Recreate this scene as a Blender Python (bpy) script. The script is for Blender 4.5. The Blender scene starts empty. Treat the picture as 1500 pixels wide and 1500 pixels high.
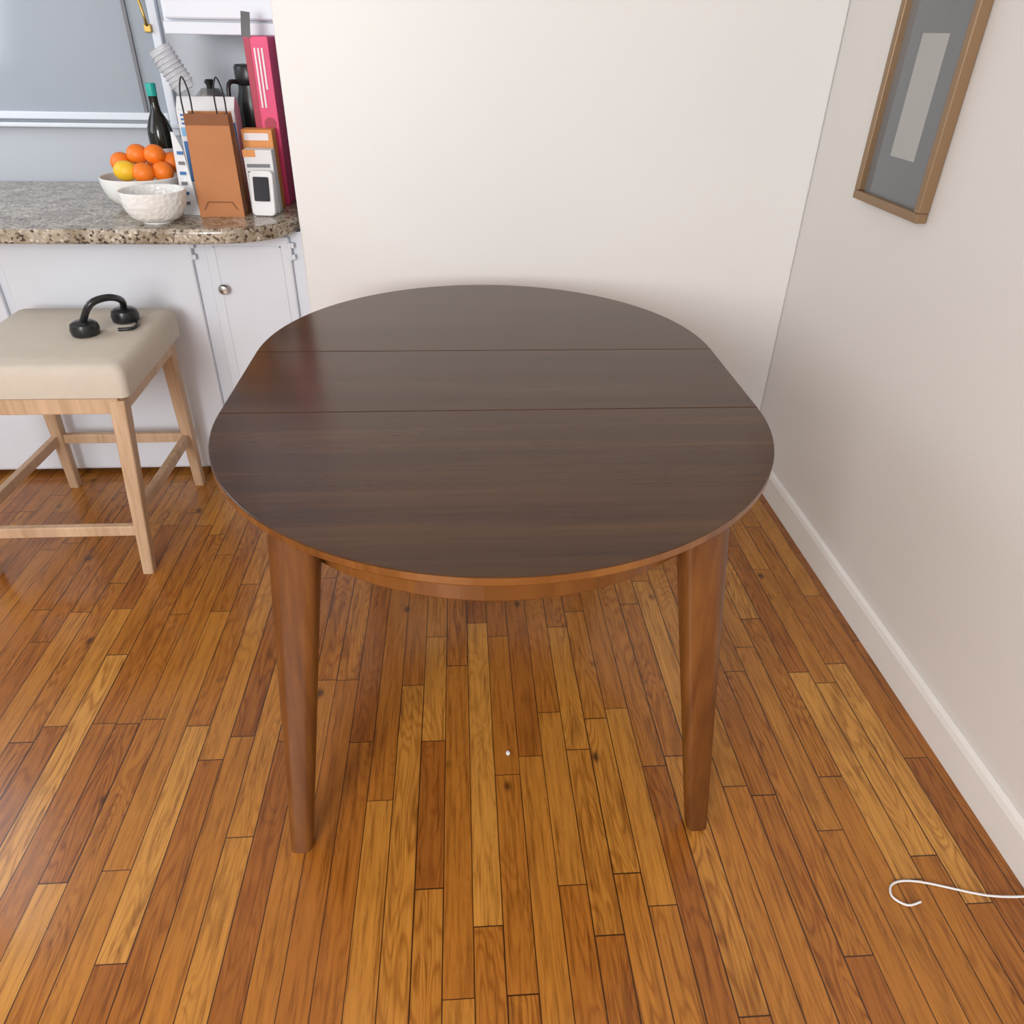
import bpy, bmesh, random
from math import *
from mathutils import Vector, Matrix
random.seed(4)
scn=bpy.context.scene
scn.view_settings.view_transform='Standard'
scn.view_settings.look='None'
COL=scn.collection

# ---------------------------------------------------------------- helpers
def srgb(r,g,b):
    f=lambda c:(c/255/12.92) if c/255<=.04045 else ((c/255+.055)/1.055)**2.4
    return (f(r),f(g),f(b),1)
class NT:
    def __init__(s,name):
        s.m=bpy.data.materials.new(name); s.m.use_nodes=True
        s.t=s.m.node_tree; s.b=s.t.nodes['Principled BSDF']
    def n(s,typ,**k):
        x=s.t.nodes.new(typ)
        for a,v in k.items(): setattr(x,a,v)
        return x
    def put(s,sock,v):
        if v is None: return
        if isinstance(v,bpy.types.NodeSocket): s.t.links.new(v,sock)
        else: sock.default_value=v
    def math(s,op,a,b=None,c=None):
        x=s.n('ShaderNodeMath',operation=op)
        s.put(x.inputs[0],a); s.put(x.inputs[1],b); s.put(x.inputs[2],c)
        return x.outputs[0]
    def mix(s,f,a,b,bt='MIX'):
        x=s.n('ShaderNodeMix',data_type='RGBA',blend_type=bt)
        s.put(x.inputs[0],f); s.put(x.inputs[6],a); s.put(x.inputs[7],b)
        return x.outputs[2]
    def comb(s,a,b,c):
        x=s.n('ShaderNodeCombineXYZ'); s.put(x.inputs[0],a); s.put(x.inputs[1],b); s.put(x.inputs[2],c)
        return x.outputs[0]
    def xyz(s):
        tc=s.n('ShaderNodeTexCoord'); sp=s.n('ShaderNodeSeparateXYZ')
        s.t.links.new(tc.outputs['Object'],sp.inputs[0]); return sp.outputs, tc.outputs['Object']
    def noise(s,vec,scale=1,detail=4,rough=.5,dist=0):
        x=s.n('ShaderNodeTexNoise'); s.put(x.inputs['Vector'],vec)
        x.inputs['Scale'].default_value=scale; x.inputs['Detail'].default_value=detail
        x.inputs['Roughness'].default_value=rough; x.inputs['Distortion'].default_value=dist
        return x.outputs[0]
    def ramp(s,f,stops):
        x=s.n('ShaderNodeValToRGB'); s.put(x.inputs[0],f); r=x.color_ramp
        while len(r.elements)<len(stops): r.elements.new(.5)
        for e,(p,c) in zip(r.elements,stops): e.position=p; e.color=c
        return x.outputs[0]
    def bump(s,h,st=.2,d=.002):
        x=s.n('ShaderNodeBump'); s.put(x.inputs['Height'],h); x.inputs['Strength'].default_value=st
        x.inputs['Distance'].default_value=d; s.t.links.new(x.outputs[0],s.b.inputs['Normal'])
    def set(s,**k):
        for a,v in k.items(): s.put(s.b.inputs[a.replace('_',' ')],v)
        return s
def plain(name,c,rough=.5,metal=0,var=.04,scale=8,bump=0,**k):
    t=NT(name); _,o=t.xyz(); n=t.noise(o,scale,3)
    c1=tuple(x*(1-var) for x in c[:3])+(1,); c2=tuple(min(1,x*(1+var)) for x in c[:3])+(1,)
    t.set(Base_Color=t.mix(n,c1,c2),Roughness=rough,Metallic=metal,**k)
    if bump: t.bump(t.noise(o,scale*20,3),bump)
    return t.m

def root(name):
    e=bpy.data.objects.new(name,None); e.empty_display_size=.1; COL.objects.link(e); return e
def finish(name,bm,mat,parent=None,smooth=False,bevel=0,seg=2,loc=None,rot=None,sub=0):
    bmesh.ops.recalc_face_normals(bm,faces=bm.faces)
    if smooth:
        for e in bm.edges:
            if len(e.link_faces)==2 and e.calc_face_angle(0)>radians(38): e.smooth=False
    me=bpy.data.meshes.new(name); bm.to_mesh(me); bm.free()
    o=bpy.data.objects.new(name,me); COL.objects.link(o)
    for m in (mat if isinstance(mat,(list,tuple)) else [mat]): me.materials.append(m)
    if smooth:
        for p in me.polygons: p.use_smooth=True
    if bevel:
        b=o.modifiers.new('bev','BEVEL'); b.width=bevel; b.segments=seg; b.limit_method='ANGLE'; b.angle_limit=radians(40)
    if sub:
        q=o.modifiers.new('sub','SUBSURF'); q.levels=sub; q.render_levels=sub
    if loc: o.location=loc
    if rot: o.rotation_euler=rot
    if parent: o.parent=parent
    return o
def box(name,x0,x1,y0,y1,z0,z1,mat,parent=None,bevel=0,rot=None,seg=2):
    c=Vector(((x0+x1)/2,(y0+y1)/2,(z0+z1)/2)); bm=bmesh.new()
    bmesh.ops.create_cube(bm,size=1)
    bmesh.ops.scale(bm,vec=(x1-x0,y1-y0,z1-z0),verts=bm.verts)
    if rot is None:
        bmesh.ops.translate(bm,vec=c,verts=bm.verts); return finish(name,bm,mat,parent,bevel=bevel,seg=seg)
    return finish(name,bm,mat,parent,bevel=bevel,loc=c,rot=rot,seg=seg)
def loft(name,rings,mat,parent=None,cap=True,smooth=True,loc=None,rot=None,bevel=0):
    bm=bmesh.new(); R=[[bm.verts.new(p) for p in r] for r in rings]; n=len(R[0])
    for a,b in zip(R,R[1:]):
        for i in range(n): bm.faces.new((a[i],a[(i+1)%n],b[(i+1)%n],b[i]))
    if cap: bm.faces.new(R[0]); bm.faces.new(R[-1])
    return finish(name,bm,mat,parent,smooth=smooth,loc=loc,rot=rot,bevel=bevel)
def lathe(name,prof,mat,loc,parent=None,seg=48,rot=None,smooth=True):
    rings=[]
    for k,(r,z) in enumerate(prof):
        r=max(r,.0004)
        rings.append([(r*cos(2*pi*i/seg),r*sin(2*pi*i/seg),z) for i in range(seg)])
    return loft(name,rings,mat,parent,loc=loc,rot=rot,smooth=smooth)
def tube(name,pts,r,mat,parent=None,seg=10):
    P=[Vector(p) for p in pts]
    Q=[]
    n=len(P)
    for i in range(n-1):
        a=P[max(i-1,0)];b=P[i];c=P[i+1];d=P[min(i+2,n-1)]
        for t in [0,.25,.5,.75]:
            Q.append(.5*((2*b)+(c-a)*t+(2*a-5*b+4*c-d)*t*t+(3*b-a-3*c+d)*t**3))
    Q.append(P[-1])
    rings=[];up=Vector((0,0,1))
    for i,q in enumerate(Q):
        T=(Q[min(i+1,len(Q)-1)]-Q[max(i-1,0)]).normalized()
        if abs(T.dot(up))>.95: up=Vector((0,1,0)) if abs(T.y)<.9 else Vector((1,0,0))
        A=T.cross(up).normalized(); B=A.cross(T).normalized(); up=B
        rings.append([q+A*r*cos(2*pi*k/seg)+B*r*sin(2*pi*k/seg) for k in range(seg)])
    return loft(name,rings,mat,parent)
def sphere(name,r,loc,mat,parent=None,sc=(1,1,1)):
    bm=bmesh.new(); bmesh.ops.create_uvsphere(bm,u_segments=32,v_segments=20,radius=r)
    bmesh.ops.scale(bm,vec=sc,verts=bm.verts)
    return finish(name,bm,mat,parent,smooth=True,loc=loc)
def rrect(w,d,rad,n=5):
    out=[]
    for cx,cy,a0 in [(w/2-rad,d/2-rad,0),(-w/2+rad,d/2-rad,90),(-w/2+rad,-d/2+rad,180),(w/2-rad,-d/2+rad,270)]:
        for i in range(n+1):
            a=radians(a0+90*i/n); out.append((cx+rad*cos(a),cy+rad*sin(a)))
    return out

# ---------------------------------------------------------------- materials
t=NT('oak_strip_floor'); (X,Y,Zc),O=t.xyz(); W=.057
xs=t.math('DIVIDE',X,W); col=t.math('FLOOR',xs); fx=t.math('FRACT',xs)
def wn(a,b=0.0):
    x=t.n('ShaderNodeTexWhiteNoise',noise_dimensions='2D'); t.t.links.new(t.comb(a,b,0.0),x.inputs['Vector']); return x.outputs['Value']
ln=t.math('MULTIPLY_ADD',wn(col,3.3),.55,.35)
yy=t.math('ADD',t.math('DIVIDE',Y,ln),t.math('MULTIPLY',wn(col,9.7),17.0))
pid=t.math('FLOOR',yy); fy=t.math('MULTIPLY',t.math('FRACT',yy),ln)
rnd=wn(col,pid); rnd2=wn(t.math('ADD',col,51.5),pid); rnd3=wn(t.math('ADD',col,151.5),pid)
base=t.ramp(rnd,[(0,(.30,.100,.016,1)),(.25,(.37,.133,.019,1)),(.6,(.42,.165,.024,1)),(.88,(.49,.215,.036,1)),(1,(.59,.29,.062,1))])
gv=t.comb(t.math('MULTIPLY_ADD',X,120.,t.math('MULTIPLY',rnd,90.)),t.math('MULTIPLY',Y,5.5),t.math('MULTIPLY',rnd2,30.))
fine=t.noise(gv,1,6,.72,.3)
cv=t.comb(t.math('MULTIPLY_ADD',X,16.,t.math('MULTIPLY',rnd2,60.)),t.math('MULTIPLY',Y,1.9),t.math('MULTIPLY',rnd,20.))
cn=t.noise(cv,1,2,.4,.3)
ring=t.math('SINE',t.math('MULTIPLY',cn,130.))
ring=t.math('POWER',t.math('MULTIPLY_ADD',ring,.5,.5),2.6)
ringm=t.math('MULTIPLY',ring,t.math('MULTIPLY_ADD',rnd3,.62,.10))
c=t.mix(ringm,base,t.mix(1.0,base,(.50,.36,.24,1),'MULTIPLY'))
fm=t.ramp(fine,[(.33,(.44,.35,.28,1)),(.49,(.93,.90,.87,1)),(.75,(1.18,1.18,1.15,1))])
c=t.mix(.9,c,fm,'MULTIPLY')
st=t.noise(t.comb(t.math('MULTIPLY_ADD',X,22.,t.math('MULTIPLY',rnd,40.)),t.math('MULTIPLY',Y,3.0),rnd2),1,3,.6,.5)
c=t.mix(t.ramp(st,[(.57,(0,0,0,1)),(.76,(.6,.6,.6,1))]),c,(.14,.042,.007,1))
vk=t.n('ShaderNodeTexVoronoi'); vk.inputs['Scale'].default_value=1.0
t.t.links.new(t.comb(t.math('MULTIPLY',X,9.),t.math('MULTIPLY',Y,5.5),0.0),vk.inputs['Vector'])
kn=t.ramp(t.math('ADD',vk.outputs[0],t.math('MULTIPLY',fine,.12)),[(.10,(.85,.85,.85,1)),(.15,(.25,.25,.25,1)),(.19,(0,0,0,1))])
c=t.mix(kn,c,(.045,.016,.006,1))
ex=t.math('MULTIPLY',t.math('MINIMUM',fx,t.math('SUBTRACT',1.,fx)),W)
ey=t.math('MINIMUM',fy,t.math('SUBTRACT',ln,fy))
em=t.math('MINIMUM',ex,ey)
gap=t.math('LESS_THAN',em,t.math('MULTIPLY_ADD',rnd3,.0009,.0008))
c=t.mix(t.math('MULTIPLY',gap,.92),c,(.028,.009,.003,1))
rg=t.math('MULTIPLY_ADD',t.noise(O,5,3),.14,.20)
t.set(Base_Color=c,Roughness=rg,Coat_Weight=.15,Coat_Roughness=.12,Specular_IOR_Level=.42)
t.bump(t.math('ADD',t.math('MULTIPLY',gap,-1.),t.math('MULTIPLY',t.noise(O,14,2),.5)),.25,.0015)
M_FLOOR=t.m
def wallmat(n,c):
    t=NT(n);_,o=t.xyz(); v=t.noise(o,1.2,3); c2=tuple(x*.97 for x in c[:3])+(1,)
    t.set(Base_Color=t.mix(v,c,c2),Roughness=.42); t.bump(t.noise(o,30,3),.03,.002); return t.m
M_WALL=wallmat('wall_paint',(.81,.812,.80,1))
M_WALL_SHADED=wallmat('wall_paint_right_shaded',(.74,.72,.695,1))  # wall paint darkened, so the right wall's shade sits in the colour
M_KW=wallmat('kitchen_paint',(.48,.51,.56,1))
M_CEIL=wallmat('ceiling_paint',(.84,.83,.81,1))
M_TRIM=plain('trim_paint',(.80,.785,.755,1),.35,var=.02)
M_CAB=plain('cabinet_paint',(.72,.76,.83,1),.35,var=.02)
def wood(name,c0,c1,c2,axis,rough,coat,fs=60,ls=2.2,band=9,bm_=.05,lo=.36,hi=.64,k=.55,spec=.5):
    t=NT(name);(X,Y,Z),o=t.xyz()
    S={'x':(X,Y,Z),'z':(Z,X,Y)}[axis]
    v=t.comb(t.math('MULTIPLY',S[0],ls),t.math('MULTIPLY',S[1],fs),t.math('MULTIPLY',S[2],fs if axis=='z' else 0.))
    n=t.noise(v,1,6,.65,.2)
    v2=t.comb(t.math('MULTIPLY',S[0],ls*.4),t.math('MULTIPLY',S[1],band),t.math('MULTIPLY',S[2],band if axis=='z' else 0.))
    n2=t.noise(v2,1,3,.5,.3)
    f=t.math('ADD',t.math('MULTIPLY',n,k),t.math('MULTIPLY',n2,1-k))
    t.set(Base_Color=t.ramp(f,[(lo,c0),(.5,c1),(hi,c2)]),Roughness=rough,Coat_Weight=coat,Coat_Roughness=.15,Specular_IOR_Level=spec)
    t.bump(n,bm_,.001); return t.m
M_TOP=wood('walnut_table_top',(.040,.0142,.0042,1),(.062,.0240,.0070,1),(.094,.0400,.0120,1),'x',.22,0,fs=80,ls=2.2,band=16,bm_=.03,lo=.32,hi=.68,k=.45,spec=.42)
M_EDGE=wood('walnut_edge',(.11,.036,.008,1),(.18,.065,.014,1),(.26,.105,.026,1),'x',.3,.2)
M_LEG=wood('walnut_leg',(.070,.022,.005,1),(.125,.042,.009,1),(.185,.068,.015,1),'z',.32,.1,fs=45,ls=3)
M_LIGHTWOOD=wood('light_oak',(.44,.28,.16,1),(.56,.38,.24,1),(.66,.46,.30,1),'z',.5,0)
t=NT('granite');(X,Y,Z),o=t.xyz()
v=t.n('ShaderNodeTexVoronoi'); v.inputs['Scale'].default_value=130; t.t.links.new(o,v.inputs['Vector'])
sp=t.n('ShaderNodeSeparateColor'); t.t.links.new(v.outputs['Color'],sp.inputs[0])
g=t.ramp(sp.outputs[0],[(0,(.05,.04,.03,1)),(.12,(.16,.12,.08,1)),(.28,(.40,.33,.24,1)),(.6,(.50,.44,.35,1)),(.85,(.36,.31,.25,1)),(1,(.72,.67,.60,1))])
bl=t.ramp(t.noise(o,16,4),[(.42,(1,1,1,1)),(.65,(.56,.50,.44,1))])
t.set(Base_Color=t.mix(.9,g,bl,'MULTIPLY'),Roughness=.18); M_GRAN=t.m

M_CREAM=plain('cream_upholstery',srgb(200,190,176),.85,var=.06,scale=30,bump=.2)
M_BLACK=plain('black_plastic',(.012,.012,.014,1),.3)
M_BRASS=plain('brass',(.45,.30,.09,1),.35,1)
M_NICKEL=plain('brushed_nickel',(.5,.48,.45,1),.25,1)
M_CER=NT('white_ceramic');(X,Y,Z),o=M_CER.xyz()
vv=M_CER.n('ShaderNodeTexVoronoi'); vv.inputs['Scale'].default_value=75; M_CER.t.links.new(o,vv.inputs['Vector'])
M_CER.set(Base_Color=(.82,.82,.80,1),Roughness=.25); M_CER.bump(vv.outputs[0],.6,.004); M_CER=M_CER.m
M_CER2=plain('smooth_ceramic',(.80,.80,.78,1),.2)
M_ORANGE=plain('orange_peel',(.88,.20,.010,1),.42,var=.15,scale=20,bump=.3)
M_LEMON=plain('lemon_peel',(.85,.52,.02,1),.42,var=.1,scale=20,bump=.3)
M_KRAFT=plain('kraft_paper',srgb(186,124,80),.8,var=.1,scale=14)
M_KRAFT_SHADED=plain('kraft_paper_shaded',srgb(138,88,56),.8,var=.1,scale=14)  # darker copy of the kraft paper, shade painted into sides and folds
M_WHITEP=plain('white_card',(.78,.79,.80,1),.5,var=.02)
M_BLUEP=plain('blue_print',(.03,.16,.42,1),.4,var=.3,scale=25)
M_LBLUE=plain('pale_blue_print',(.20,.45,.72,1),.4,var=.3,scale=25)
M_PINK=plain('pink_card',(.78,.05,.18,1),.45,var=.15,scale=12)
M_RED=plain('raspberry_card',(.42,.012,.05,1),.45)
M_ORCARD=plain('orange_card',(.75,.30,.07,1),.5)
M_TEXT=plain('grey_print',(.18,.18,.2,1),.5)
M_TEXTW=plain('white_print',(.85,.8,.8,1),.5)
M_DGLASS=plain('dark_bottle_glass',(.012,.014,.01,1),.08)
M_TEAL=plain('teal_foil',(.02,.42,.36,1),.35)
M_SCREEN=plain('dark_screen',(.02,.02,.03,1),.12)
M_PANE=plain('window_pane',(.34,.38,.43,1),.12,var=.08,scale=2)
M_CUP=NT('clear_plastic').set(Base_Color=(.9,.92,.95,1),Roughness=.12,Transmission_Weight=.6,IOR=1.3).m
M_FRAME=plain('bronze_frame',srgb(142,114,84),.35,.3,var=.1,scale=10)
M_GLASS=plain('picture_glass',(.16,.17,.18,1),.06,var=.15,scale=3)
M_MAT=plain('picture_mat',(.42,.42,.41,1),.6)

# ---------------------------------------------------------------- camera
f,th,roll,yaw,h=1085.7,radians(33.007),radians(1.1915),radians(4.3538),1.4281
F=Vector((sin(yaw)*cos(th),cos(yaw)*cos(th),-sin(th))); Rr=Vector((cos(yaw),-sin(yaw),0)); U=Rr.cross(F)
R2=Rr*cos(roll)+U*sin(roll); U2=-Rr*sin(roll)+U*cos(roll)
cd=bpy.data.cameras.new('camera'); cd.sensor_width=36; cd.lens=f/1500*36; cd.clip_start=.05
co=bpy.data.objects.new('camera',cd); COL.objects.link(co)
m=Matrix.Identity(4)
for i in range(3): m[i][0]=R2[i]; m[i][1]=U2[i]; m[i][2]=-F[i]
m[2][3]=h; co.matrix_world=m; scn.camera=co

# ---------------------------------------------------------------- room shell
XW=1.1205; YW=2.48; XL=-2.7; YB=-2.6; ZC=2.5; YK=3.15; XE=-.50
box('floor',XL-.1,XW+.1,YB-.1,YK+.1,-.05,0,M_FLOOR)
box('ceiling',XL-.1,XW+.1,YB-.1,YK+.1,ZC,ZC+.05,M_CEIL)
box('wall_back',XE,XW,YW,YW+.12,0,ZC,M_WALL,bevel=.006)
box('wall_right',XW,XW+.1,YB,YW+.12,0,ZC,M_WALL_SHADED)
box('wall_left',XL-.1,XL,YB,YK,0,ZC,M_WALL)
box('wall_kitchen_back',XL,XE+.12,YK,YK+.1,0,ZC,M_KW)
box('wall_kitchen_side',XE,XE+.12,YW+.12,YK,0,ZC,M_KW)
def baseboard(name,prof,axis,a0,a1,off):
    bm=bmesh.new(); rs=[]
    for a in (a0,a1):
        rs.append([bm.verts.new((off-d,a,z) if axis=='y' else (a,off-d,z)) for d,z in prof])
    n=len(prof)
    for i in range(n): bm.faces.new((rs[0][i],rs[0][(i+1)%n],rs[1][(i+1)%n],rs[1][i]))
    bm.faces.new(rs[0]); bm.faces.new(rs[1]); return finish(name,bm,M_TRIM,bevel=.002)
prof=[(0,0),(.016,0),(.016,.085),(.012,.098),(.004,.105),(0,.105)]
baseboard('baseboard_right',prof,'y',YB,YW,XW)
baseboard('baseboard_back',prof,'x',XE,XW-.016,YW)

# ---------------------------------------------------------------- dining table
T=root('dining_table'); CX,CY,R,L=.0661,1.5914,.5657,.1728
def half(name,sgn,layers,mat,n=64):
    rings=[]
    for o,s,z in layers:
        r=R-o; ring=[]
        for i in range(n+1):
            a=pi*i/n; ring.append((CX+r*cos(a),CY+sgn*(L+s+r*sin(a)),z))
        rings.append(ring)
    bm=bmesh.new(); V=[[bm.verts.new(p) for p in r] for r in rings]; k=len(V[0])
    for a,b in zip(V,V[1:]):
        for i in range(k): bm.faces.new((a[i],a[(i+1)%k],b[(i+1)%k],b[i]))
    bm.faces.new(V[0]); bm.faces.new(V[-1])
    return finish(name,bm,mat,T)
TL=[(.0025,.0020,.760),(.0006,.0012,.7592),(0,.0009,.7575)]
BL=[(0,.0009,.7575),(.0005,.0009,.744),(.004,.0009,.7395),(.03,.0009,.733)]
half('table_top_front',-1,TL,M_TOP); half('table_top_rear',1,TL,M_TOP)
half('top_edge_front',-1,BL,M_EDGE); half('top_edge_rear',1,BL,M_EDGE)
def leaf(name,layers,mat):
    rings=[[(CX+sx*(R-o),CY+sy*(L-s),z) for sx,sy in ((1,1),(-1,1),(-1,-1),(1,-1))] for o,s,z in layers]
    return loft(name,rings,mat,T,smooth=False)
leaf('table_leaf',TL,M_TOP); leaf('leaf_edge',BL,M_EDGE)
def stad(r,z,n=40):
    return [(CX+r*cos(pi*i/n),CY+L+r*sin(pi*i/n),z) for i in range(n+1)]+[(CX-r*cos(pi*i/n),CY-L-r*sin(pi*i/n),z) for i in range(n+1)]
Ra=.485
bm=bmesh.new(); V=[[bm.verts.new(p) for p in stad(r,z)] for r,z in ((Ra,.735),(Ra,.648),(Ra-.004,.643),(Ra-.02,.643),(Ra-.022,.648),(Ra-.022,.735))]
k=len(V[0])
for a,b in zip(V,V[1:]+V[:1]):
    for i in range(k): bm.faces.new((a[i],a[(i+1)%k],b[(i+1)%k],b[i]))
finish('apron',bm,M_EDGE,T,smooth=False)
for s in (-1,1):
    box('slide_rail_%d'%(1 if s<0 else 2),CX+s*.2-.02,CX+s*.2+.02,CY-.5,CY+.5,.69,.733,M_EDGE,T,bevel=.003)
i=0
for sx in (-1,1):
    for sy in (-1,1):
        i+=1
        top=Vector((CX+sx*(.342 if sx>0 else .348),CY+sy*.548,.735)); foot=Vector((CX+sx*.417,CY+sy*.644,0))
        if sy>0: foot.y=CY+.62; top.y=CY+.53
        if sx<0 and sy<0: foot.y-=.006
        rings=[]
        for u,w,d in [(0,.086,.070),(.08,.083,.069),(.25,.076,.064),(.5,.065,.056),(.75,.054,.048),(.97,.045,.041),(1,.043,.039)]:
            c=top.lerp(foot,u); rings.append([(c.x+px,c.y+py,c.z) for px,py in rrect(w,d,min(w,d)*.32,6)])
        loft('leg_%d'%i,rings,M_LEG,T)

# ---------------------------------------------------------------- kitchen cabinet + counter
K=root('base_cabinet')
YF=2.52
box('carcass',XL+.01,XE-.005,YF+.02,YK-.01,.09,.874,M_CAB,K)
box('toe_kick',XL+.01,XE-.005,YF+.07,YK-.01,0,.09,M_CAB,K)
box('face_frame',XL+.01,XE-.005,YF+.004,YF+.02,.02,.874,M_CAB,K)
def door(n,x0,x1,z0,z1,hinge,knob):
    box(n,x0,x1,YF-.014,YF+.004,z0,z1,M_CAB,K,bevel=.006,seg=3)
    bw=.028
    if n=='door_1':
        for a,(q0,q1,r0,r1) in enumerate([(x0+bw,x1-bw,z1-bw-.006,z1-bw),(x0+bw,x1-bw,z0+bw,z0+bw+.006),(x0+bw,x0+bw+.006,z0+bw,z1-bw),(x1-bw-.006,x1-bw,z0+bw,z1-bw)]):
            box(n+'_bead_%d'%(a+1),q0,q1,YF-.0165,YF-.013,r0,r1,M_CAB,K,bevel=.0015)
    if knob:
        kx,kz=knob
        lathe(n+'_knob',[(.006,0),(.006,.012),(.015,.018),(.017,.024),(.013,.030),(0,.032)],M_NICKEL,(kx,YF-.012,kz),K,rot=(radians(90),0,0))
    for j,hz in enumerate((z1-.045,z0+.06)):
        box(n+'_hinge_%d'%(j+1),hinge-.005,hinge+.005,YF-.02,YF,hz-.028,hz+.028,M_CAB,K,bevel=.003)
        for dz in (-.018,.018):
            box(n+'_hinge_leaf_%d_%d'%(j+1,dz>0),hinge-.014,hinge+.014,YF-.017,YF,hz+dz-.008,hz+dz+.008,M_CAB,K,bevel=.002)
door('door_1',-.815,-.545,.06,.862,-.545,(-.772,.70))
door('door_2',-1.46,-.86,.03,.862,-.86,None)
door('door_3',-2.1,-1.49,.03,.862,-2.1,(-1.53,.70))
pts=[(XL+.01,YK-.01),(XL+.01,2.335),(-.80,2.335)]
for s in range(1,15):
    u=s/15; p0=Vector((-.80,2.335)); p1=Vector((-.62,2.335)); p2=Vector((-.52,2.39)); p3=Vector((-.507,2.56))
    q=(1-u)**3*p0+3*(1-u)**2*u*p1+3*(1-u)*u*u*p2+u**3*p3; pts.append((q.x,q.y))
pts+=[(-.507,2.58),(-.507,YK-.01)]
bm=bmesh.new(); vs=[bm.verts.new((x,y,.876)) for x,y in pts]; fa=bm.faces.new(vs)
ex_=bmesh.ops.extrude_face_region(bm,geom=[fa]); bmesh.ops.translate(bm,vec=(0,0,.044),verts=[v for v in ex_['geom'] if isinstance(v,bmesh.types.BMVert)])
finish('kitchen_countertop',bm,M_GRAN,bevel=.012,seg=4)
K2=root('upper_cabinet')
box('carcass',-.905,XE-.005,2.84,YK-.005,1.41,2.2,M_CAB,K2,bevel=.003)
box('bottom_rail',-.905,XE-.005,2.825,2.84,1.40,1.435,M_CAB,K2,bevel=.003)
box('door',-.895,XE-.012,2.815,2.839,1.44,2.19,M_CAB,K2,bevel=.006)
Wn=root('window_1')
box('pane',-1.75,-1.05,YK-.012,YK-.004,1.13,2.1,M_PANE,Wn)
box('stile_1',-1.045,-1.015,YK-.03,YK-.002,1.08,2.15,M_CAB,Wn,bevel=.004)
box('stile_2',-1.80,-1.75,YK-.03,YK-.002,1.08,2.15,M_CAB,Wn,bevel=.004)
box('rail_bottom',-1.75,-1.045,YK-.03,YK-.002,1.13,1.155,M_CAB,Wn,bevel=.004)
box('rail_top',-1.75,-1.045,YK-.03,YK-.002,2.08,2.15,M_CAB,Wn,bevel=.004)
box('sill',-1.82,-1.0,YK-.04,YK-.002,1.105,1.12,M_CAB,Wn,bevel=.004)
box('muntin',-1.13,-1.118,YK-.022,YK-.01,1.15,2.08,M_TEXT,Wn)
box('latch_plate',-1.062,-1.038,YK-.045,YK-.03,1.40,1.425,M_BRASS,Wn,bevel=.003)
tube('latch_lever',[(-1.05,YK-.045,1.42),(-1.05,YK-.055,1.45),(-1.06,YK-.05,1.50)],.005,M_BRASS,Wn)

# ---------------------------------------------------------------- counter objects
CT=.9205
def bowl(name,loc,r,hh,mat,foot=.5):
    e=root(name); P=[(r*foot,0),(r*foot,.006)]
    for k in range(1,13):
        a=k/12*pi/2; P.append((r*foot+(r-r*foot)*sin(a)**.9,.006+(hh-.006)*(1-cos(a))))
    P.append((r-.002,hh+.002)); P.append((r-.006,hh))
    for k in range(11,0,-1):
        a=k/12*pi/2; P.append(((r-.006)*(foot*.9+(1-foot*.9)*sin(a)**.9),.012+(hh-.012)*(1-cos(a))))
    P.append((.001,.012))
    lathe('body',P,mat,loc,e,seg=64); return e
bowl('textured_bowl',(-.912,2.442,CT),.095,.090,M_CER,.45)
FB=bowl('fruit_bowl',(-1.025,2.68,CT),.125,.092,M_CER2,.45)
for j,(x,y,z,mt) in enumerate([(-1.045,2.62,1.035,M_LEMON),(-.99,2.615,1.03,M_ORANGE),(-.94,2.645,1.03,M_ORANGE),(-1.02,2.68,1.075,M_ORANGE),(-.965,2.675,1.075,M_ORANGE),(-.925,2.70,1.05,M_ORANGE),(-1.08,2.69,1.05,M_ORANGE),(-.985,2.74,1.05,M_ORANGE)]):
    sphere('fruit_%d'%(j+1),.032,(x,y,z),mt,FB,(1.03,1,.96) if mt is M_ORANGE else (1.15,.95,.95))
B=root('wine_bottle'); bl=(-1.005,2.885,CT)
lathe('glass',[(.036,0),(.041,.004),(.041,.19),(.039,.21),(.030,.235),(.017,.26),(.0145,.28),(.0145,.325),(.0155,.327),(.0155,.335),(.013,.338),(0,.338)],M_DGLASS,bl,B)
lathe('foil',[(.0150,.305),(.0152,.306),(.0162,.33),(.0160,.342),(0,.343)],M_TEAL,bl,B)
lathe('label',[(.0414,.07),(.0416,.071),(.0416,.15),(.0414,.151)],M_WHITEP,bl,B)
C1=root('blue_white_carton')
box('carton_body',-.885,-.705,2.72,2.795,CT,1.20,M_WHITEP,C1,bevel=.002)
loft('gable',[[(-.885,2.72,1.20),(-.705,2.72,1.20),(-.705,2.795,1.20),(-.885,2.795,1.20)],[(-.885,2.752,1.235),(-.705,2.752,1.235),(-.705,2.763,1.235),(-.885,2.763,1.235)]],M_WHITEP,C1,smooth=False)
box('blue_panel_1',-.880,-.825,2.7185,2.7205,.99,1.11,M_BLUEP,C1)
box('blue_panel_2',-.745,-.708,2.7185,2.7205,.94,1.165,M_BLUEP,C1)
box('blue_band',-.880,-.81,2.7185,2.7205,1.125,1.15,M_LBLUE,C1)
box('blue_logo',-.83,-.76,2.7185,2.7205,1.172,1.192,M_LBLUE,C1)
for k in range(3): box('print_%d'%(k+1),-.875,-.85,2.7185,2.7205,1.158+k*.012,1.164+k*.012,M_BLUEP,C1)
E=root('folded_leaflet')
bm=bmesh.new()
for pl in ([(-.868,2.55,CT),(-.812,2.535,CT),(-.842,2.58,1.10),(-.862,2.585,1.15)],[(-.868,2.552,CT),(-.885,2.615,CT),(-.874,2.60,1.15),(-.8625,2.586,1.15)]):
    bm.faces.new([bm.verts.new(p) for p in pl])
o=finish('sheet',bm,M_WHITEP,E); sm=o.modifiers.new('s','SOLIDIFY'); sm.thickness=.002
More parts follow.
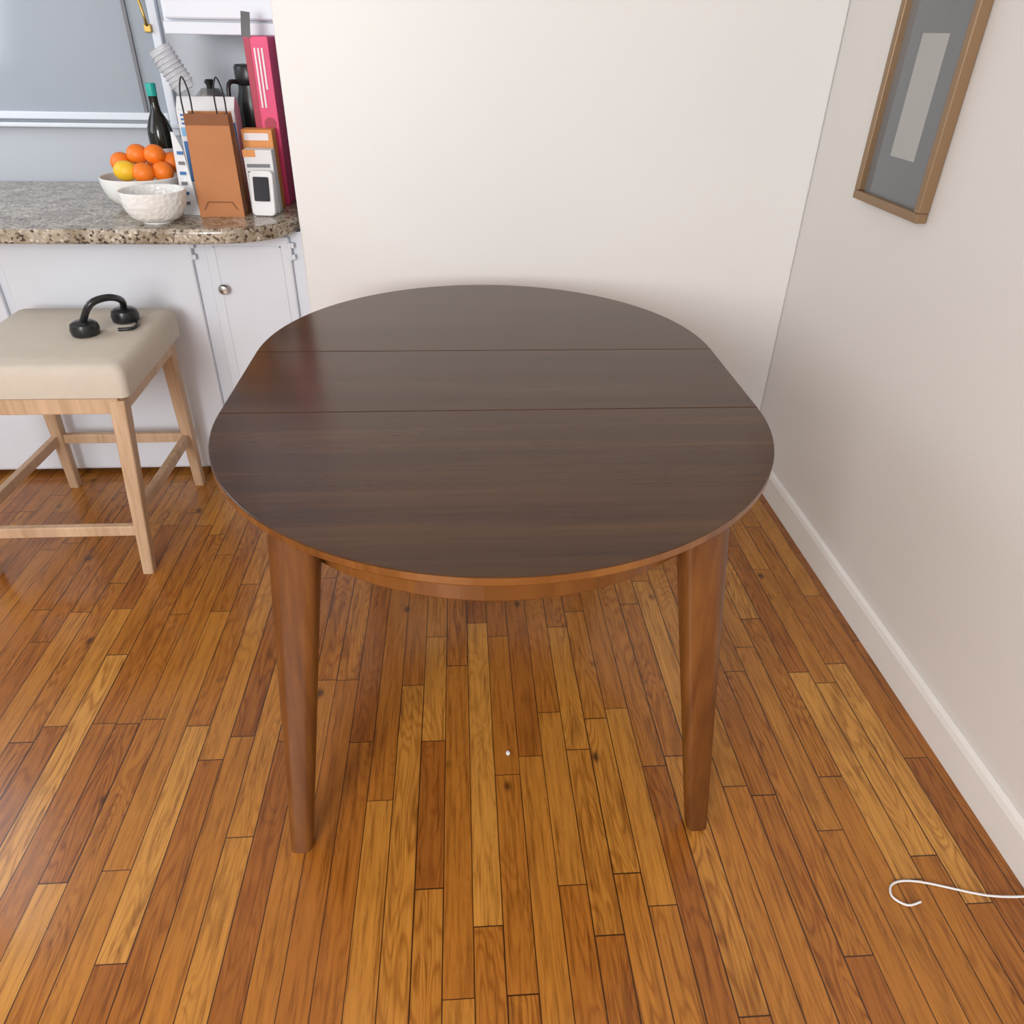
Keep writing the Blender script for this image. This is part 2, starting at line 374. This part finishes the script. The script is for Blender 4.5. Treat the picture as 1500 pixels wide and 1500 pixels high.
for k in range(6):
    zz=.95+.028*k; yy_=2.545+(zz-CT)*.17
    box('text_%d'%(k+1),-.860,-.842,yy_-.003,yy_-.001,zz,zz+.009,M_BLUEP if k%2 else M_TEXT,E)
G=root('paper_bag')
x0,x1,y0,y1,zt=-.808,-.672,2.515,2.60,1.205
bm=bmesh.new()
def q(*p,mi=0):
    fc=bm.faces.new([bm.verts.new(v) for v in p]); fc.material_index=mi
tx0,tx1,ty0,ty1=x0+.002,x1-.006,y0+.02,y1-.02; ym=(y0+y1)/2
q((x0,y0,CT),(x1,y0,CT),(tx1,ty0,zt),(tx0,ty0,zt))
q((x0,y1,CT),(x1,y1,CT),(tx1,ty1,zt+.004),(tx0,ty1,zt+.004))
for xa,xb,s in ((x0,tx0,1),(x1,tx1,-1)):
    q((xa,y0,CT),(xa+s*.004,ym,CT+.05),(xb+s*.02,ym,zt),(xb,ty0,zt),mi=1)
    q((xa+s*.004,ym,CT+.05),(xa,y1,CT),(xb,ty1,zt),(xb+s*.02,ym,zt),mi=1)
    q((xa,y0,CT),(xa,y1,CT),(xa+s*.004,ym,CT+.05),mi=1)
q((x0,y0,CT),(x1,y0,CT),(x1,y1,CT),(x0,y1,CT))
o=finish('bag_body',bm,[M_KRAFT,M_KRAFT_SHADED],G); sm=o.modifiers.new('s','SOLIDIFY'); sm.thickness=.0015
bm=bmesh.new()
q((tx0,ty0-.0035,zt-.03),(tx1,ty0-.0035,zt-.03),(tx1,ty0-.002,zt),(tx0,ty0-.002,zt))
o=finish('top_fold',bm,M_KRAFT_SHADED,G); sm=o.modifiers.new('s','SOLIDIFY'); sm.thickness=.001
bm=bmesh.new()
q((x0+.002,y0-.001,CT+.001),(x0+.03,y0+.001,CT+.045),(x0+.034,y0+.001,CT+.042),(x0+.008,y0-.001,CT+.001))
q((x1-.002,y0-.001,CT+.001),(x1-.03,y0+.001,CT+.045),(x1-.034,y0+.001,CT+.042),(x1-.008,y0-.001,CT+.001))
q((x0+.03,y0+.001,CT+.045),(x1-.03,y0+.001,CT+.045),(x1-.03,y0+.001,CT+.041),(x0+.03,y0+.001,CT+.041))
o=finish('bottom_fold',bm,M_KRAFT_SHADED,G); sm=o.modifiers.new('s','SOLIDIFY'); sm.thickness=.001
for kx,(a,b_) in enumerate(((tx0+.004,tx0+.026),(tx1-.028,tx1-.004))):
    yy_=ty0+.001
    tube('handle_%d'%(kx+1),[(a,yy_,zt-.03),(a-.002,yy_,zt+.05),((a+b_)/2,yy_,zt+.095),(b_+.002,yy_,zt+.05),(b_,yy_,zt-.03)],.0024,M_BLACK,G,seg=8)
P=root('plastic_cup_stack'); prof=[(0,0),(.028,0),(.030,.004)]
for k in range(8):
    z=.016+k*.013; prof+=[(.033,z),(.0375,z+.003),(.0375,z+.006),(.034,z+.009)]
prof+=[(.036,.125),(.033,.124),(.03,.07),(0,.068)]
lathe('cups',prof,M_CUP,(-.852,2.757,1.252),P,rot=(0,radians(-28),0))
Kt=root('electric_kettle'); kl=(-.832,2.955,CT)
lathe('body',[(.072,0),(.076,.01),(.076,.04),(.074,.15),(.068,.24),(.062,.27),(.05,.305),(.03,.325),(0,.33)],M_NICKEL,kl,Kt)
lathe('lid_knob',[(.012,.325),(.012,.335),(.018,.343),(.012,.352),(0,.353)],M_BLACK,kl,Kt)
tube('handle',[(-.86,2.89,1.22),(-.87,2.875,1.20),(-.872,2.865,1.10),(-.868,2.88,1.0)],.009,M_BLACK,Kt)
Th=root('thermos'); tl=(-.680,2.885,CT)
lathe('body',[(.046,0),(.050,.006),(.050,.27),(.048,.30),(.041,.325),(.039,.345)],M_BLACK,tl,Th)
lathe('lid',[(.039,.34),(.044,.345),(.046,.36),(.046,.392),(.041,.400),(0,.401)],M_BLACK,tl,Th)
tube('handle',[(-.71,2.86,1.27),(-.738,2.835,1.265),(-.742,2.83,1.18),(-.738,2.835,1.08),(-.722,2.85,1.05)],.007,M_BLACK,Th)
Sb=root('sparkling_water_box')
box('body',-.638,-.566,2.70,2.82,CT,1.40,M_PINK,Sb,bevel=.0015)
box('stripe',-.638,-.620,2.698,2.7015,CT+.01,1.395,M_RED,Sb)
for k in range(3):
    box('text_%d'%(k+1),-.611+k*.011,-.606+k*.011,2.698,2.7015,1.21 if k<2 else 1.26,1.37,M_TEXTW,Sb)
lathe('raspberry_print',[(0,0),(.018,0),(.018,.002),(0,.002)],M_RED,(-.592,2.6995,1.165),Sb,rot=(radians(90),0,0))
box('flap',-.638,-.612,2.70,2.704,1.397,1.462,M_BLACK,Sb,rot=(radians(-8),radians(6),0))
Ob=root('orange_tea_box')
box('body',-.672,-.578,2.632,2.692,CT,1.155,M_ORCARD,Ob,bevel=.0015)
box('label',-.665,-.59,2.6305,2.6325,1.125,1.145,M_TEXTW,Ob)
Wb=root('cracker_box')
box('body',-.662,-.575,2.575,2.626,CT,1.105,M_WHITEP,Wb,bevel=.0015)
box('orange_top',-.663,-.625,2.5735,2.5755,1.085,1.105,M_ORCARD,Wb)
for k,(a,b_) in enumerate([(1.055,1.065),(1.04,1.044),(1.03,1.033)]): box('text_%d'%(k+1),-.655,-.585,2.5735,2.5755,a,b_,M_TEXT,Wb)
D=root('baby_monitor')
r_=(radians(-10),0,radians(-8))
def tilted(name,w,hh,d,off,mat,rad):
    rings=[[(x*.94,off-.002,z*.97) for x,z in rrect(w,hh,rad)]]+[[(x,dy,z) for x,z in rrect(w,hh,rad)] for dy in (off,off+d)]
    return loft(name,rings,mat,D,smooth=False,loc=(-.612,2.535,CT+.066),rot=r_)
tilted('shell',.074,.13,.018,0,M_WHITEP,.014)
rings=[[(x,dy,z+.012) for x,z in rrect(.05,.07,.004)] for dy in (-.003,-.0045)]
loft('screen',rings,M_SCREEN,D,smooth=False,loc=(-.612,2.535,CT+.066),rot=r_)
box('kickstand',-.635,-.59,2.545,2.568,CT,CT+.05,M_WHITEP,D,bevel=.003)

# ---------------------------------------------------------------- stool
S=root('counter_stool')
feet=[(-.975,2.43),(-.98,1.90),(-1.42,2.43),(-1.44,1.90)]
tops=[(-.965,2.40),(-.945,1.95),(-1.40,2.40),(-1.42,1.95)]
for k,(ft,tp) in enumerate(zip(feet,tops)):
    rings=[]
    for u,w in ((0,.044),(.5,.04),(1,.032)):
        x=tp[0]+(ft[0]-tp[0])*u; y=tp[1]+(ft[1]-tp[1])*u; rings.append([(x+a,y+b,.56*(1-u)) for a,b in rrect(w,w,.006,3)])
    loft('leg_%d'%(k+1),rings,M_LIGHTWOOD,S,smooth=False)
def bar(n,a,b,w=.022,hh=.034):
    a=Vector(a);b=Vector(b); d=(b-a).normalized(); s=d.cross(Vector((0,0,1))).normalized(); u=Vector((0,0,1))
    loft(n,[[p+s*w/2*i+u*hh/2*j for i,j in ((1,1),(-1,1),(-1,-1),(1,-1))] for p in (a,b)],M_LIGHTWOOD,S,smooth=False,bevel=.003)
bar('stretcher_side_1',(-.975,2.42,.20),(-.975,1.91,.20))
bar('stretcher_side_2',(-1.42,2.42,.20),(-1.43,1.91,.20))
bar('stretcher_rear',(-.975,2.42,.20),(-1.42,2.42,.20))
bar('stretcher_front',(-.975,1.91,.15),(-1.43,1.91,.15))
for n,a,b in (('apron_1',(-.955,2.41,.545),(-.94,1.94,.545)),('apron_2',(-1.41,2.41,.545),(-1.43,1.94,.545)),('apron_3',(-.955,2.41,.545),(-1.41,2.41,.545)),('apron_4',(-.94,1.94,.545),(-1.43,1.94,.545))):
    bar(n,a,b,.02,.05)
rings=[]
cx,cy=-1.160,2.185
for z,g in ((.565,-.006),(.57,0),(.63,.002),(.645,-.003),(.655,-.010),(.660,-.022),(.662,-.08)):
    rings.append([(cx+a+(b*-.03),cy+b,z) for a,b in rrect(.49+2*g,.52+2*g,.022+max(0,g),6)])
loft('seat_cushion',rings,M_CREAM,S)
H=root('black_headphones')
for n,(x,y) in (('ear_cup_1',(-1.02,2.29)),('ear_cup_2',(-1.09,2.17))):
    lathe(n,[(.030,0),(.038,.004),(.040,.02),(.036,.034),(.026,.040),(0,.041)],M_BLACK,(x,y,.6625),H,seg=32)
tube('headband',[(-1.02,2.29,.695),(-1.005,2.26,.735),(-1.015,2.20,.762),(-1.05,2.16,.755),(-1.09,2.17,.700)],.010,M_BLACK,H)
tube('strap',[(-1.02,2.29,.675),(-.975,2.26,.669),(-.97,2.21,.668),(-1.01,2.20,.667)],.005,M_BLACK,H)

# ---------------------------------------------------------------- picture
Pc=root('framed_picture')
y0,y1,z0,z1=1.80,2.135,1.056,1.56; fw=.022
for n,a in (('frame_bottom',(y0,y1,z0,z0+fw)),('frame_top',(y0,y1,z1-fw,z1)),('frame_side_1',(y0,y0+fw,z0+fw,z1-fw)),('frame_side_2',(y1-fw,y1,z0+fw,z1-fw))):
    box(n,XW-.03,XW-.001,a[0],a[1],a[2],a[3],M_FRAME,Pc,bevel=.003)
box('glass',XW-.012,XW-.009,y0+fw,y1-fw,z0+fw,z1-fw,M_GLASS,Pc)
box('print',XW-.0125,XW-.0118,y0+.11,y1-.11,z0+.12,z1-.12,M_MAT,Pc)
Cb=root('white_cable')
tube('cord',[(1.098,.74,.02),(1.02,.755,.004),(.90,.79,.004),(.845,.79,.004),(.828,.765,.004),(.85,.745,.004),(.88,.75,.004)],.0022,M_WHITEP,Cb,seg=8)
sphere('paper_scrap',.005,(.09,1.15,.003),M_WHITEP,None,(1,1.3,.5))

# ---------------------------------------------------------------- light
w=bpy.data.worlds.new('world'); scn.world=w; w.use_nodes=True
w.node_tree.nodes['Background'].inputs[0].default_value=(1,.99,.98,1); w.node_tree.nodes['Background'].inputs[1].default_value=.95
def area(n,loc,tgt,sx,sy,e,c):
    l=bpy.data.lights.new(n,'AREA'); l.shape='RECTANGLE'; l.size=sx; l.size_y=sy; l.energy=e; l.color=c
    o=bpy.data.objects.new(n,l); COL.objects.link(o); o.location=loc
    o.rotation_euler=(Vector(tgt)-Vector(loc)).to_track_quat('-Z','Y').to_euler()
area('daylight_window',(-1.3,-1.9,1.75),(.3,2.0,.8),1.3,1.4,98,(1,.99,.985))
area('kitchen_daylight',(-2.3,2.2,1.7),(-.9,2.9,1.0),.9,1.0,11,(.80,.90,1))
